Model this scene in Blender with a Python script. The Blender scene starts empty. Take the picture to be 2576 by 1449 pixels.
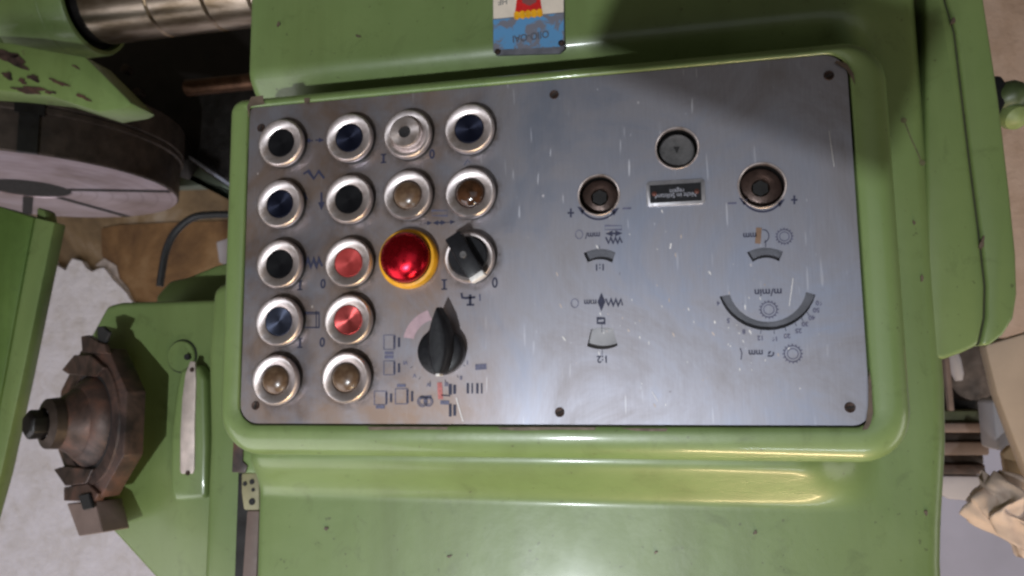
import bpy, bmesh, math, random
from mathutils import Vector, Matrix
random.seed(4)
S = bpy.context.scene
COL = S.collection
# ------------------------------------------------------------------ frame of the place
# (u, v, w): u along the panel, v across it, w out of it; origin = centre of the steel face plate.
# The photograph was taken with the camera upside down: true up is -v.
def W(u, v=None, w=None):
    if v is None: u, v, w = u
    return Vector((-u, -w, -v))
CAM = Vector((0.094796, -0.087795, 0.505192))
D1 = Vector((0.978807, 0.034181, 0.201915)); D2 = Vector((-0.010769, 0.993199, -0.115928)); D3 = Vector((-0.204504, 0.111297, 0.972518))
def at(px, py, w=0.0):
    """point of the plane w that lies on a measured line of sight"""
    c = Vector((px - 1288, -(py - 724.5), -1843.2))
    d = Vector((D1.dot(c), D2.dot(c), D3.dot(c)))
    t = (w - CAM.z) / d.z
    return CAM + d * t
# ------------------------------------------------------------------ camera
cd = bpy.data.cameras.new('camera'); cam = bpy.data.objects.new('camera', cd); COL.objects.link(cam)
rows = [W(Vector((D1[i], D2[i], D3[i]))) for i in range(3)]      # camera x, y, z axes in world space
M = Matrix((( rows[0][0], rows[1][0], rows[2][0], 0), (rows[0][1], rows[1][1], rows[2][1], 0), (rows[0][2], rows[1][2], rows[2][2], 0), (0, 0, 0, 1)))
M.translation = W(CAM); cam.matrix_world = M
cd.sensor_width = 36; cd.lens = 36 * 1843.2 / 2576; cd.clip_start = 0.01; cd.clip_end = 60
cd.dof.use_dof = True; cd.dof.focus_distance = 0.53; cd.dof.aperture_fstop = 11
S.camera = cam
# ------------------------------------------------------------------ light
world = bpy.data.worlds.new('World'); S.world = world; world.use_nodes = True
bg = world.node_tree.nodes['Background']; bg.inputs[0].default_value = (0.50, 0.42, 0.31, 1); bg.inputs[1].default_value = 0.135
def area(name, pos, target, size, power, color, sy=None, shape=None):
    l = bpy.data.lights.new(name, 'AREA'); l.energy = power; l.color = color; l.size = size
    if sy: l.shape = 'RECTANGLE'; l.size_y = sy
    if shape: l.shape = shape
    o = bpy.data.objects.new(name, l); COL.objects.link(o); o.location = W(pos)
    d = W(target) - W(pos); o.rotation_euler = d.to_track_quat('-Z', 'Y').to_euler()
    return o
def spot(name, pos, target, power, color, cone, blend, radius):
    l = bpy.data.lights.new(name, 'SPOT'); l.energy = power; l.color = color; l.spot_size = math.radians(cone); l.spot_blend = blend; l.shadow_soft_size = radius
    o = bpy.data.objects.new(name, l); COL.objects.link(o); o.location = W(pos)
    o.rotation_euler = (W(target) - W(pos)).to_track_quat('-Z', 'Y').to_euler(); return o
spot('work_lamp', (-0.20, -0.82, 1.69), (-0.22, -0.04, 0.0), 116, (0.90, 0.95, 1.0), 56, 1.0, 0.020)
area('tube_lamp', (0.50, -1.30, 0.62), (0.1, -0.1, -0.1), 0.45, 3.2, (0.82, 0.92, 1.0), sy=0.04)
area('warm_lamp', (0.36, -1.30, 0.16), (0.1, -0.1, -0.1), 0.60, 10.5, (1.0, 0.72, 0.40), sy=0.05)
area('plate_fill_light', (0.32, -0.02, 1.75), (0.1, 0.0, 0.0), 1.1, 1.7, (0.84, 0.90, 1.0), sy=0.8)  # unseen soft panel added behind the camera to make the plate glow
area('window_lamp', (-1.75, -1.75, 0.55), (-1.5, 0.0, -1.2), 2.0, 36, (0.97, 0.95, 1.0), sy=2.0)
area('right_fill_light', (1.9, -0.9, -0.1), (1.6, 0.0, -1.3), 1.2, 14, (1.0, 0.95, 0.92), sy=1.2)  # unseen source added to brighten the right background
S.view_settings.view_transform = 'Standard'; S.view_settings.look = 'None'
S.view_settings.exposure = -0.04; S.view_settings.gamma = 1.0; S.view_settings.use_curve_mapping = False
S.render.engine = 'CYCLES'; S.cycles.pixel_filter_type = 'BLACKMAN_HARRIS'; S.cycles.filter_width = 2.5
# ------------------------------------------------------------------ materials
def srgb(r, g, b):
    f = lambda c: (c / 255 / 12.92) if c / 255 <= 0.04045 else ((c / 255 + 0.055) / 1.055) ** 2.4
    return (f(r), f(g), f(b), 1)
class N:
    def __init__(s, name):
        s.m = bpy.data.materials.new(name); s.m.use_nodes = True; s.t = s.m.node_tree
        s.b = s.t.nodes['Principled BSDF']; s.co = s.n('ShaderNodeTexCoord').outputs['Object']
    def n(s, k, **kw):
        x = s.t.nodes.new(k)
        for a, v in kw.items(): setattr(x, a, v)
        return x
    def lk(s, a, b): s.t.links.new(a, b)
    def mapping(s, scale=(1, 1, 1), rot=(0, 0, 0), loc=(0, 0, 0)):
        m = s.n('ShaderNodeMapping'); m.inputs['Scale'].default_value = scale; m.inputs['Rotation'].default_value = rot; m.inputs['Location'].default_value = loc
        s.lk(s.co, m.inputs[0]); return m.outputs[0]
    def noise(s, scale, detail=4, rough=0.55, vec=None, dist=0.0):
        x = s.n('ShaderNodeTexNoise'); x.inputs['Scale'].default_value = scale; x.inputs['Detail'].default_value = detail
        x.inputs['Roughness'].default_value = rough; x.inputs['Distortion'].default_value = dist
        s.lk(vec or s.co, x.inputs['Vector']); return x.outputs['Fac']
    def ramp(s, fac, stops):
        r = s.n('ShaderNodeValToRGB'); e = r.color_ramp.elements
        while len(e) < len(stops): e.new(0.5)
        for i, (p, c) in enumerate(stops):
            e[i].position = p; e[i].color = c if not isinstance(c, (int, float)) else (c, c, c, 1)
        s.lk(fac, r.inputs[0]); return r.outputs[0]
    def mix(s, fac, a, b, mode='MIX'):
        x = s.n('ShaderNodeMix', data_type='RGBA', blend_type=mode)
        for k, v in ((0, fac), (6, a), (7, b)):
            if hasattr(v, 'is_linked'): s.lk(v, x.inputs[k])
            else: x.inputs[k].default_value = v
        return x.outputs[2]
    def mul(s, a, k, op='MULTIPLY'):
        x = s.n('ShaderNodeMath', operation=op); s.lk(a, x.inputs[0])
        if hasattr(k, 'is_linked'): s.lk(k, x.inputs[1])
        else: x.inputs[1].default_value = k
        return x.outputs[0]
    def set(s, **kw):
        for k, v in kw.items():
            i = s.b.inputs[k.replace('_', ' ')]
            if hasattr(v, 'is_linked'): s.lk(v, i)
            else: i.default_value = v
        return s
    def bump(s, h, strength=0.2, dist=0.001):
        b = s.n('ShaderNodeBump'); b.inputs['Strength'].default_value = strength; b.inputs['Distance'].default_value = dist
        s.lk(h, b.inputs['Height']); s.lk(b.outputs[0], s.b.inputs['Normal']); return s
def simple(name, col, rough=0.5, metal=0.0, var=0.25, vs=60, bump=0.0, **kw):
    k = N(name); nz = k.noise(vs, 5)
    c2 = tuple(x * (1 - var) for x in col[:3]) + (1,)
    c3 = tuple(min(1, x * (1 + var)) for x in col[:3]) + (1,)
    k.set(Base_Color=k.ramp(nz, [(0.3, c2), (0.7, c3)]), Metallic=metal)
    k.set(Roughness=k.ramp(k.noise(vs * 2.3, 3), [(0.3, max(0.02, rough - 0.08)), (0.7, min(1, rough + 0.08))]), **kw)
    if bump: k.bump(k.noise(vs * 3, 5), bump, 0.001)
    return k.m
def paint(name, a, b, chips=0.0, rough=0.42, vs=9, dirt=0.5, coat=(0.2, 0.13)):
    k = N(name)
    base = k.ramp(k.noise(vs, 5, 0.6), [(0.32, a), (0.68, b)])
    grime = k.ramp(k.noise(38, 6, 0.7, dist=0.6), [(0.56, 0), (0.74, dirt)])
    base = k.mix(grime, base, (a[0] * 0.45, a[1] * 0.42, a[2] * 0.4, 1))
    stk = k.ramp(k.noise(26, 5, 0.6, k.mapping((1, 1, 0.09))), [(0.48, 0), (0.75, 0.38)])
    base = k.mix(stk, base, (a[0] * 0.55, a[1] * 0.50, a[2] * 0.42, 1))
    big = k.ramp(k.noise(4.5, 3, 0.5), [(0.35, 0), (0.7, 0.35)])
    base = k.mix(big, base, (a[0] * 0.86, a[1] * 0.80, a[2] * 0.58, 1))
    sp = k.ramp(k.noise(210, 2, 0.5), [(0.71, 0), (0.76, 0.55)])
    base = k.mix(sp, base, (0.05, 0.05, 0.02, 1))
    if chips:
        ch = k.ramp(k.noise(26, 6, 0.62, dist=0.3), [(1 - chips, 0), (1 - chips + 0.015, 1)])
        base = k.mix(ch, base, (0.075, 0.045, 0.028, 1))
    k.set(Base_Color=base, Roughness=k.ramp(k.noise(30, 5), [(0.3, rough - 0.03), (0.7, rough + 0.05)]), Specular_IOR_Level=0.5)
    k.set(Coat_Weight=coat[0], Coat_Roughness=coat[1])
    k.bump(k.noise(55, 4, 0.6), 0.2, 0.0012)
    return k.m
GA, GB = srgb(99, 118, 69), srgb(110, 128, 79)
M_green = paint('green_enamel', GA, GB)
M_green_chip = paint('chipped_green_enamel', srgb(101, 122, 68), srgb(113, 133, 80), chips=0.33)
M_green_frame = paint('green_enamel_frame', srgb(103, 123, 73), srgb(113, 132, 83), rough=0.38, coat=(0.38, 0.09))
M_black = simple('black_plastic', (0.009, 0.009, 0.011, 1), 0.42, 0, 0.3, 200, Specular_IOR_Level=0.3)
M_hole = simple('dark_cavity', (0.008, 0.007, 0.007, 1), 0.8)
M_iron = simple('dark_cast_iron', (0.055, 0.040, 0.032, 1), 0.5, 0.55, 0.4, 40, 0.3)
def rust_mat():
    k = N('rusty_brown_steel'); a = k.ramp(k.noise(22, 6, 0.65, dist=0.5), [(0.34, (0.020, 0.014, 0.013, 1)), (0.5, (0.070, 0.042, 0.034, 1)), (0.64, (0.125, 0.060, 0.042, 1)), (0.78, (0.10, 0.075, 0.065, 1))])
    k.set(Base_Color=a, Metallic=0.3, Roughness=k.ramp(k.noise(45, 4), [(0.3, 0.38), (0.7, 0.62)])); k.bump(k.noise(90, 5), 0.3, 0.001); return k.m
M_rust = rust_mat()
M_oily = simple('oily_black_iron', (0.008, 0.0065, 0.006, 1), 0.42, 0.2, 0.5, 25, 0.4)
M_steel = simple('worn_steel', (0.42, 0.38, 0.33, 1), 0.3, 1.0, 0.25, 50, 0.15)
M_bare = simple('scuffed_bare_metal', (0.50, 0.42, 0.38, 1), 0.45, 0.35, 0.25, 60, 0.2)
M_screw = simple('rusty_screw', (0.045, 0.026, 0.020, 1), 0.55, 0.6, 0.4, 400, 0.3)
M_ink = simple('navy_ink', (0.018, 0.020, 0.050, 1), 0.6, 0, 0.5, 900)
M_ink_faded = simple('faded_navy_ink', (0.11, 0.11, 0.17, 1), 0.55, 0.3, 0.45, 1200)
M_red_ink = simple('faded_red_paint', (0.42, 0.13, 0.12, 1), 0.6, 0, 0.3, 500)
M_white = simple('white_paint', (0.62, 0.60, 0.58, 1), 0.5, 0, 0.15, 300)
M_cable = simple('black_rubber', (0.013, 0.013, 0.014, 1), 0.5, 0, 0.3, 80)
M_yellow = simple('yellow_plastic', srgb(222, 158, 22), 0.45, 0, 0.18, 120)
M_brass = simple('yellow_label', srgb(190, 150, 70), 0.5, 0, 0.2, 120)
M_bluegrey = simple('blue_grey_concrete', srgb(168, 168, 188), 0.7, 0, 0.1, 6, 0.3)
M_greybox = simple('pale_grey_paint', srgb(165, 160, 165), 0.6, 0, 0.12, 12)
M_beige = simple('beige_board', srgb(178, 158, 142), 0.65, 0, 0.12, 12, 0.2)
M_cloth = simple('pale_rag_cloth', srgb(200, 180, 168), 0.85, 0, 0.15, 25, 0.5)
M_greywood = simple('grey_brown_bar', srgb(112, 95, 88), 0.6, 0.1, 0.25, 20, 0.3)
M_dullgreen = simple('dull_green_bar', srgb(98, 100, 72), 0.55, 0.0, 0.25, 25, 0.3)
def lens_mat():
    k = N('amber_lamp_lens')
    c = k.ramp(k.noise(140, 4), [(0.3, (0.065, 0.034, 0.018, 1)), (0.7, (0.150, 0.096, 0.058, 1))])
    k.set(Base_Color=c, Roughness=0.28, Transmission_Weight=0.0, IOR=1.5, Coat_Weight=0.15, Coat_Roughness=0.06); return k.m
M_lens = lens_mat()
M_lens_burnt = simple('burnt_amber_lens', (0.045, 0.018, 0.008, 1), 0.16, 0, 0.7, 110, Coat_Weight=0.4)
def turned(name, col, rough, aniso, axis='Y', metal=1.0, scale=1.0, spec=0.5):
    k = N(name)
    k.set(Specular_IOR_Level=spec)
    t = k.n('ShaderNodeTangent', direction_type='RADIAL', axis=axis)
    k.lk(t.outputs[0], k.b.inputs['Tangent'])
    nz = k.noise(160 * scale, 5); oi = k.n('ShaderNodeObjectInfo').outputs['Random']
    k.set(Base_Color=k.ramp(nz, [(0.3, tuple(x * 0.82 for x in col[:3]) + (1,)), (0.75, col)]), Metallic=metal, Anisotropic=aniso)
    if name == 'turned_aluminium':
        dirt = k.mix(k.ramp(k.noise(70, 6, 0.7, dist=0.5), [(0.46, 0.0), (0.66, 0.75)]), k.mix(oi, (0.56, 0.49, 0.47, 1), col), (0.30, 0.22, 0.17, 1)); k.set(Base_Color=dirt)
    k.set(Roughness=k.ramp(k.noise(300 * scale, 3), [(0.3, rough - 0.05), (0.7, rough + 0.07)])); return k.m
M_bezel = turned('turned_aluminium', (0.66, 0.59, 0.585, 1), 0.40, 0.7, metal=0.86)
M_cap_black = turned('black_anodised_cap', (0.005, 0.005, 0.006, 1), 0.5, 0.4, metal=0.0, spec=0.12)
M_cap_navy = turned('navy_anodised_cap', (0.014, 0.017, 0.036, 1), 0.40, 0.8, metal=0.75)
M_cap_blue = turned('worn_navy_anodised_cap', (0.065, 0.075, 0.115, 1), 0.40, 0.8, metal=0.85)
M_cap_red = turned('red_anodised_cap', (0.50, 0.062, 0.058, 1), 0.42, 0.6, metal=0.55)
M_cap_red2 = turned('bright_red_anodised_cap', (0.74, 0.13, 0.125, 1), 0.36, 0.85, metal=0.9)
def grime_mat():
    k = N('brown_grime_stain'); x = k.n('ShaderNodeVectorMath', operation='LENGTH'); k.lk(k.mapping((1, 0, 1)), x.inputs[0])
    fall = k.ramp(k.mul(x.outputs['Value'], 40.0), [(0.70, 0.75), (0.98, 0.0)])
    oi = k.n('ShaderNodeObjectInfo'); nv = k.n('ShaderNodeVectorMath', operation='ADD'); k.lk(k.co, nv.inputs[0]); k.lk(oi.outputs['Random'], nv.inputs[1])
    nz = k.ramp(k.noise(110, 5, 0.65, nv.outputs[0]), [(0.34, 0.0), (0.66, 1.0)])
    k.set(Base_Color=(0.085, 0.058, 0.040, 1), Roughness=0.6, Alpha=k.mul(fall, nz)); return k.m
M_grime = grime_mat()
M_stop = turned('glossy_red_dome', (0.50, 0.010, 0.022, 1), 0.26, 0.1, metal=0.95)
def shaft_mat():
    k = N('turned_shaft_steel'); c = k.ramp(k.noise(14, 5, vec=k.mapping((1, 3, 3))), [(0.35, srgb(120, 105, 85)), (0.7, srgb(190, 176, 160))])
    k.set(Base_Color=c, Metallic=1.0, Roughness=0.3); k.bump(k.noise(90, 3, vec=k.mapping((30, 1, 1))), 0.1, 0.001); return k.m
M_shaft = shaft_mat()
def plate_mat():
    k = N('brushed_aluminium_plate')
    br = k.noise(900, 2, 0.6, k.mapping((1, 1, 0.05)))
    cloud = k.noise(9, 7, 0.68, dist=1.2)
    base = k.ramp(cloud, [(0.30, srgb(138, 134, 136)), (0.5, srgb(160, 160, 170)), (0.70, srgb(166, 174, 194))])
    base = k.mix(0.10, base, k.ramp(br, [(0.3, 0.25), (0.7, 0.75)]), 'OVERLAY')
    # brown tint towards the buttons: warm reflected surroundings painted in, broken up by noise
    tint = k.noise(24, 6, 0.65, dist=0.4)
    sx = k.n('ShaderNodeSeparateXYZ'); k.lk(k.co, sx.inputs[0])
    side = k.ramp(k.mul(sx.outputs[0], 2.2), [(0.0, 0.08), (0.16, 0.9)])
    base = k.mix(k.mul(k.ramp(tint, [(0.30, 0.1), (0.65, 0.95)]), side), base, srgb(146, 122, 104))
    # scratches and flecks
    def scratch(rot, sc, thr, stretch):
        return k.ramp(k.noise(sc, 1, 0.4, k.mapping((1, 1, stretch), (0, rot, 0))), [(thr, 0), (thr + 0.02, 1)])
    s1 = scratch(0.35, 420, 0.765, 0.5); s2 = scratch(-0.7, 340, 0.725, 0.09); s3 = scratch(1.1, 320, 0.725, 0.08)
    sc = k.mix(1.0, k.mix(1.0, s1, s2, 'ADD'), s3, 'ADD')
    wear = k.mul(k.ramp(k.noise(7, 3), [(0.40, 0), (0.62, 1)]), k.ramp(k.mul(sx.outputs[0], 2.2), [(0.0, 1.0), (0.25, 0.15)]))
    scm = k.mul(sc, wear)
    vo = k.n('ShaderNodeTexVoronoi', feature='F1'); vo.inputs['Scale'].default_value = 75; vo.inputs['Randomness'].default_value = 1; k.lk(k.mapping((1, 1, 0.7), (0, 0.3, 0)), vo.inputs['Vector'])
    fl = k.ramp(vo.outputs['Distance'], [(0.045, 1), (0.08, 0)])
    fl = k.mul(fl, k.ramp(k.noise(19, 4, 0.7), [(0.54, 0), (0.6, 1)]))
    base = k.mix(k.mul(scm, 0.40), base, (0.82, 0.82, 0.86, 1))
    base = k.mix(k.mul(fl, 0.4), base, srgb(198, 188, 180))
    dk = k.ramp(k.noise(85, 3, 0.6), [(0.72, 0), (0.78, 0.7)])
    base = k.mix(dk, base, srgb(84, 72, 66))
    r = k.ramp(cloud, [(0.32, 0.52), (0.68, 0.33)])
    k.set(Base_Color=base, Metallic=k.ramp(fl, [(0, 0.88), (1, 0.2)]), Roughness=k.mix(k.mul(scm, 0.6), r, (0.62, 0.62, 0.62, 1)))
    k.bump(k.noise(500, 2, 0.6, k.mapping((1, 1, 0.06))), 0.06, 0.0004)
    return k.m
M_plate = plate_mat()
def wall_mat(name, stops, sc, rough=0.85, bs=20, bstr=0.6, detail=7):
    k = N(name); k.set(Base_Color=k.ramp(k.noise(sc, detail, 0.65, dist=0.5), stops), Roughness=rough); k.bump(k.noise(bs, 6, 0.65), bstr, 0.01); return k.m
M_plaster = wall_mat('brown_mud_plaster', [(0.30, srgb(92, 76, 58)), (0.46, srgb(134, 112, 84)), (0.58, srgb(160, 142, 122)), (0.75, srgb(178, 164, 152))], 4)
M_whitewash = wall_mat('peeling_whitewash', [(0.24, srgb(176, 162, 150)), (0.33, srgb(214, 208, 208)), (0.55, srgb(230, 226, 232)), (0.8, srgb(236, 233, 243))], 14, bs=30, bstr=0.6)
M_pinkwall = wall_mat('pinkish_beige_wall', [(0.3, srgb(158, 132, 112)), (0.5, srgb(182, 158, 142)), (0.7, srgb(196, 174, 160))], 5)
M_brownpatch = wall_mat('ochre_plaster_patch', [(0.3, srgb(84, 60, 40)), (0.5, srgb(128, 96, 62)), (0.7, srgb(150, 120, 86))], 6)
def table_mat():
    k = N('turned_table_face'); sx = k.n('ShaderNodeSeparateXYZ'); k.lk(k.co, sx.inputs[0])
    g = k.n('ShaderNodeTexGradient', gradient_type='SPHERICAL')
    x = k.n('ShaderNodeVectorMath', operation='LENGTH'); m = k.mapping((1, 1, 0)); k.lk(m, x.inputs[0])
    wv = k.mul(k.mul(x.outputs['Value'], 190), 0, 'SINE') if False else None
    a = k.n('ShaderNodeMath', operation='MULTIPLY'); k.lk(x.outputs['Value'], a.inputs[0]); a.inputs[1].default_value = 230
    s_ = k.n('ShaderNodeMath', operation='SINE'); k.lk(a.outputs[0], s_.inputs[0])
    ring = k.ramp(s_.outputs[0], [(0.80, 0), (1.0, 0.35)])
    base = k.ramp(k.noise(9, 5), [(0.3, srgb(138, 120, 116)), (0.5, srgb(170, 154, 160)), (0.7, srgb(190, 178, 188))])
    k.set(Base_Color=k.mix(ring, base, srgb(120, 100, 104)), Metallic=0.6, Roughness=0.42); return k.m
M_table = table_mat()
# ------------------------------------------------------------------ builders
def tag(o, label=None, cat=None, group=None, kind=None):
    if label: o['label'] = label
    if cat: o['category'] = cat
    if group: o['group'] = group
    if kind: o['kind'] = kind
    return o
def thing(name, loc, label, cat, group=None):
    o = bpy.data.objects.new(name, None); o.empty_display_size = 0.02; COL.objects.link(o); o.location = W(loc)
    return tag(o, label, cat, group)
def wpos(o):
    p = o.location.copy()
    while o.parent: o = o.parent; p += o.location
    return p
def mk(name, vf, mat, parent=None, loc=None, smooth=True, sharp=35):
    """mesh object from ([uvw], [faces]); loc = its own origin in uvw (default: the parent's origin)"""
    vs, fs = vf
    me = bpy.data.meshes.new(name)
    org = W(loc) if loc is not None else (wpos(parent) if parent else Vector((0, 0, 0)))
    me.from_pydata([tuple(W(p) - org) for p in vs], [], fs); me.validate()
    bm = bmesh.new(); bm.from_mesh(me); bmesh.ops.recalc_face_normals(bm, faces=bm.faces); bm.to_mesh(me); bm.free()
    me.materials.append(mat)
    if smooth:
        for p in me.polygons: p.use_smooth = True
        me.set_sharp_from_angle(angle=math.radians(sharp))
    return put(name, me, parent, org)
def put(name, me, parent, org):
    o = bpy.data.objects.new(name, me); COL.objects.link(o)
    if parent: o.parent = parent; o.location = org - wpos(parent)
    else: o.location = org
    return o
def place(src, parent, loc, name=None):
    """another object with the same mesh at loc (uvw)"""
    return put(name or src.name.split('.')[0], src.data, parent, W(loc))
def lathe(c, axis, prof, n=48, cap0=False, cap1=False, start=0.0):
    """revolve [(r, h)] about axis through c (uvw)"""
    a = Vector(axis).normalized(); t = Vector((0, 0, 1)) if abs(a.z) < 0.9 else Vector((1, 0, 0))
    x = a.cross(t).normalized(); y = a.cross(x); c = Vector(c); vs = []; fs = []
    for r, h in prof:
        for i in range(n):
            g = start + 2 * math.pi * i / n; vs.append(c + a * h + (x * math.cos(g) + y * math.sin(g)) * r)
    for j in range(len(prof) - 1):
        for i in range(n): fs.append((j * n + i, j * n + (i + 1) % n, (j + 1) * n + (i + 1) % n, (j + 1) * n + i))
    if cap0: fs.append(tuple(range(n)))
    if cap1: fs.append(tuple(range((len(prof) - 1) * n, len(prof) * n)))
    return vs, fs
def loft(loops, cap0=False, cap1=False, closed=True):
    n = len(loops[0]); vs = [Vector(p) for l in loops for p in l]; fs = []
    for j in range(len(loops) - 1):
        for i in range(n if closed else n - 1): fs.append((j * n + i, j * n + (i + 1) % n, (j + 1) * n + (i + 1) % n, (j + 1) * n + i))
    if cap0: fs.append(tuple(range(n)))
    if cap1: fs.append(tuple(range((len(loops) - 1) * n, len(loops) * n)))
    return vs, fs
def bevel(vf, width, seg=2, ang=25):
    bm = bmesh.new(); vv = [bm.verts.new(p) for p in vf[0]]
    for f in vf[1]:
        try: bm.faces.new([vv[i] for i in f])
        except ValueError: pass
    bmesh.ops.recalc_face_normals(bm, faces=bm.faces)
    es = [e for e in bm.edges if len(e.link_faces) == 2 and e.calc_face_angle(0) > math.radians(ang)]
    if width > 0: bmesh.ops.bevel(bm, geom=es, offset=width, segments=seg, affect='EDGES', profile=0.5, clamp_overlap=True)
    bm.verts.index_update()
    out = [v.co.copy() for v in bm.verts], [tuple(v.index for v in f.verts) for f in bm.faces]; bm.free(); return out
def prism(pts, ext, bev=0.0, seg=2):
    """polygon pts (uvw) pushed along ext (vector, or depth along -w)"""
    e = Vector((0, 0, -ext)) if isinstance(ext, (int, float)) else Vector(ext)
    n = len(pts); vs = [Vector(p) for p in pts] + [Vector(p) + e for p in pts]
    fs = [tuple(range(n)), tuple(range(2 * n - 1, n - 1, -1))] + [(i, (i + 1) % n, n + (i + 1) % n, n + i) for i in range(n)]
    return bevel((vs, fs), bev, seg) if bev else (vs, fs)
def box(c, s, ax=None, bev=0.0, seg=2):
    """box with centre c, size s and optional axes"""
    ax = ax or (Vector((1, 0, 0)), Vector((0, 1, 0)), Vector((0, 0, 1))); c = Vector(c); vs = []
    for i in (-1, 1):
        for j in (-1, 1):
            for k in (-1, 1): vs.append(c + ax[0] * (i * s[0] / 2) + ax[1] * (j * s[1] / 2) + ax[2] * (k * s[2] / 2))
    fs = [(0, 1, 3, 2), (4, 6, 7, 5), (0, 4, 5, 1), (2, 3, 7, 6), (0, 2, 6, 4), (1, 5, 7, 3)]
    return bevel((vs, fs), bev, seg) if bev else (vs, fs)
def join(*parts):
    vs = []; fs = []
    for v, f in parts:
        o = len(vs); vs += list(v); fs += [tuple(i + o for i in q) for q in f]
    return vs, fs
def rrect(u0, u1, v0, v1, r, w, seg=8):
    """rounded rectangle; r = (radius at u0v1, u1v1, u1v0, u0v0)"""
    if isinstance(r, (int, float)): r = (r,) * 4
    out = []
    for (cu, cv, a0), rr in zip(((u0, v1, 180), (u1, v1, 90), (u1, v0, 0), (u0, v0, -90)), r):
        cu = cu + rr if cu == u0 else cu - rr; cv = cv + rr if cv == v0 else cv - rr
        for i in range(seg + 1):
            g = math.radians(a0 - 90 * i / seg); out.append(Vector((cu + rr * math.cos(g), cv + rr * math.sin(g), w)))
    return out
def tube(pts, r, n=10, sub=6):
    P = [Vector(p) for p in pts]; Q = []
    for i in range(len(P) - 1):
        p0, p1, p2, p3 = P[max(i - 1, 0)], P[i], P[i + 1], P[min(i + 2, len(P) - 1)]
        for s in range(sub):
            t = s / sub; Q.append(0.5 * ((2 * p1) + (p2 - p0) * t + (2 * p0 - 5 * p1 + 4 * p2 - p3) * t * t + (3 * p1 - p0 - 3 * p2 + p3) * t ** 3))
    Q.append(P[-1]); loops = []
    for i, q in enumerate(Q):
        d = (Q[min(i + 1, len(Q) - 1)] - Q[max(i - 1, 0)]).normalized(); x = d.cross(Vector((0.3, 0.2, 0.93))).normalized(); y = d.cross(x)
        loops.append([q + (x * math.cos(2 * math.pi * k / n) + y * math.sin(2 * math.pi * k / n)) * r for k in range(n)])
    return loft(loops, True, True)
def arc3(a, b, c, n=16):
    """circle arc through three uvw points (same w)"""
    ax, ay, bx, by, cx, cy = a[0], a[1], b[0], b[1], c[0], c[1]
    d = 2 * (ax * (by - cy) + bx * (cy - ay) + cx * (ay - by))
    ux = ((ax * ax + ay * ay) * (by - cy) + (bx * bx + by * by) * (cy - ay) + (cx * cx + cy * cy) * (ay - by)) / d
    uy = ((ax * ax + ay * ay) * (cx - bx) + (bx * bx + by * by) * (ax - cx) + (cx * cx + cy * cy) * (bx - ax)) / d
    r = math.hypot(ax - ux, ay - uy); t = [math.atan2(p[1] - uy, p[0] - ux) for p in (a, b, c)]
    while t[1] - t[0] > math.pi: t[1] -= 2 * math.pi
    while t[1] - t[0] < -math.pi: t[1] += 2 * math.pi
    while t[2] - t[1] > math.pi: t[2] -= 2 * math.pi
    while t[2] - t[1] < -math.pi: t[2] += 2 * math.pi
    return [Vector((ux + r * math.cos(t[0] + (t[2] - t[0]) * i / n), uy + r * math.sin(t[0] + (t[2] - t[0]) * i / n), a[2])) for i in range(n + 1)]
def fill2d(loops, z, thick):
    """flat sheet with holes: loops of (u, v); front face at w = z"""
    c = bpy.data.curves.new('outline', 'CURVE'); c.dimensions = '2D'; c.fill_mode = 'BOTH'; c.extrude = thick / 2
    for l in loops:
        s = c.splines.new('POLY'); s.points.add(len(l) - 1); s.use_cyclic_u = True
        for p, q in zip(s.points, l): p.co = (q[0], q[1], 0, 1)
    o = bpy.data.objects.new('outline', c); COL.objects.link(o)
    me = bpy.data.meshes.new_from_object(o.evaluated_get(bpy.context.evaluated_depsgraph_get()))
    vf = [Vector((v.co.x, v.co.y, v.co.z + z - thick / 2)) for v in me.vertices], [tuple(p.vertices) for p in me.polygons]
    bpy.data.objects.remove(o); bpy.data.curves.remove(c); bpy.data.meshes.remove(me); return vf
def text(s, c, h, w=0.0004, rot=0.0, sx=1.0, bold=0.00014):
    """lettering upright in the true world, cap height h, centred at c (uv)"""
    f = bpy.data.curves.new('lettering', 'FONT'); f.body = s; f.align_x = 'CENTER'; f.align_y = 'CENTER'; f.size = h * 1.37; f.offset = bold
    o = bpy.data.objects.new('lettering', f); COL.objects.link(o)
    me = bpy.data.meshes.new_from_object(o.evaluated_get(bpy.context.evaluated_depsgraph_get()))
    g = math.pi + rot; cg, sg = math.cos(g), math.sin(g)
    vf = [Vector((c[0] + v.co.x * sx * cg - v.co.y * sg, c[1] + v.co.x * sx * sg + v.co.y * cg, w)) for v in me.vertices], [tuple(p.vertices) for p in me.polygons]
    bpy.data.objects.remove(o); bpy.data.curves.remove(f); bpy.data.meshes.remove(me); return vf
def ribbon(pts, wd, w=0.0004, closed=False):
    P = [Vector((p[0], p[1], 0)) for p in pts]; n = len(P); vs = []; fs = []
    for i in range(n):
        a = P[(i - 1) % n] if (closed or i) else P[i]; b = P[(i + 1) % n] if (closed or i < n - 1) else P[i]
        d = (b - a); d = d.normalized() if d.length else Vector((1, 0, 0)); k = Vector((-d.y, d.x, 0))
        d1 = (P[i] - a); m = 1.0
        if d1.length and (b - P[i]).length:
            cs = max(0.35, d1.normalized().dot(d)); m = 1 / cs
        vs += [Vector((P[i].x, P[i].y, w)) + k * wd / 2 * m, Vector((P[i].x, P[i].y, w)) - k * wd / 2 * m]
    for i in range(n if closed else n - 1):
        j = (i + 1) % n; fs.append((2 * i, 2 * i + 1, 2 * j + 1, 2 * j))
    return vs, fs
def poly(pts, w=0.0004): return [Vector((p[0], p[1], w)) for p in pts], [tuple(range(len(pts)))]
def circ(c, r, n=24): return [(c[0] + r * math.cos(2 * math.pi * i / n), c[1] + r * math.sin(2 * math.pi * i / n)) for i in range(n)]
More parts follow.
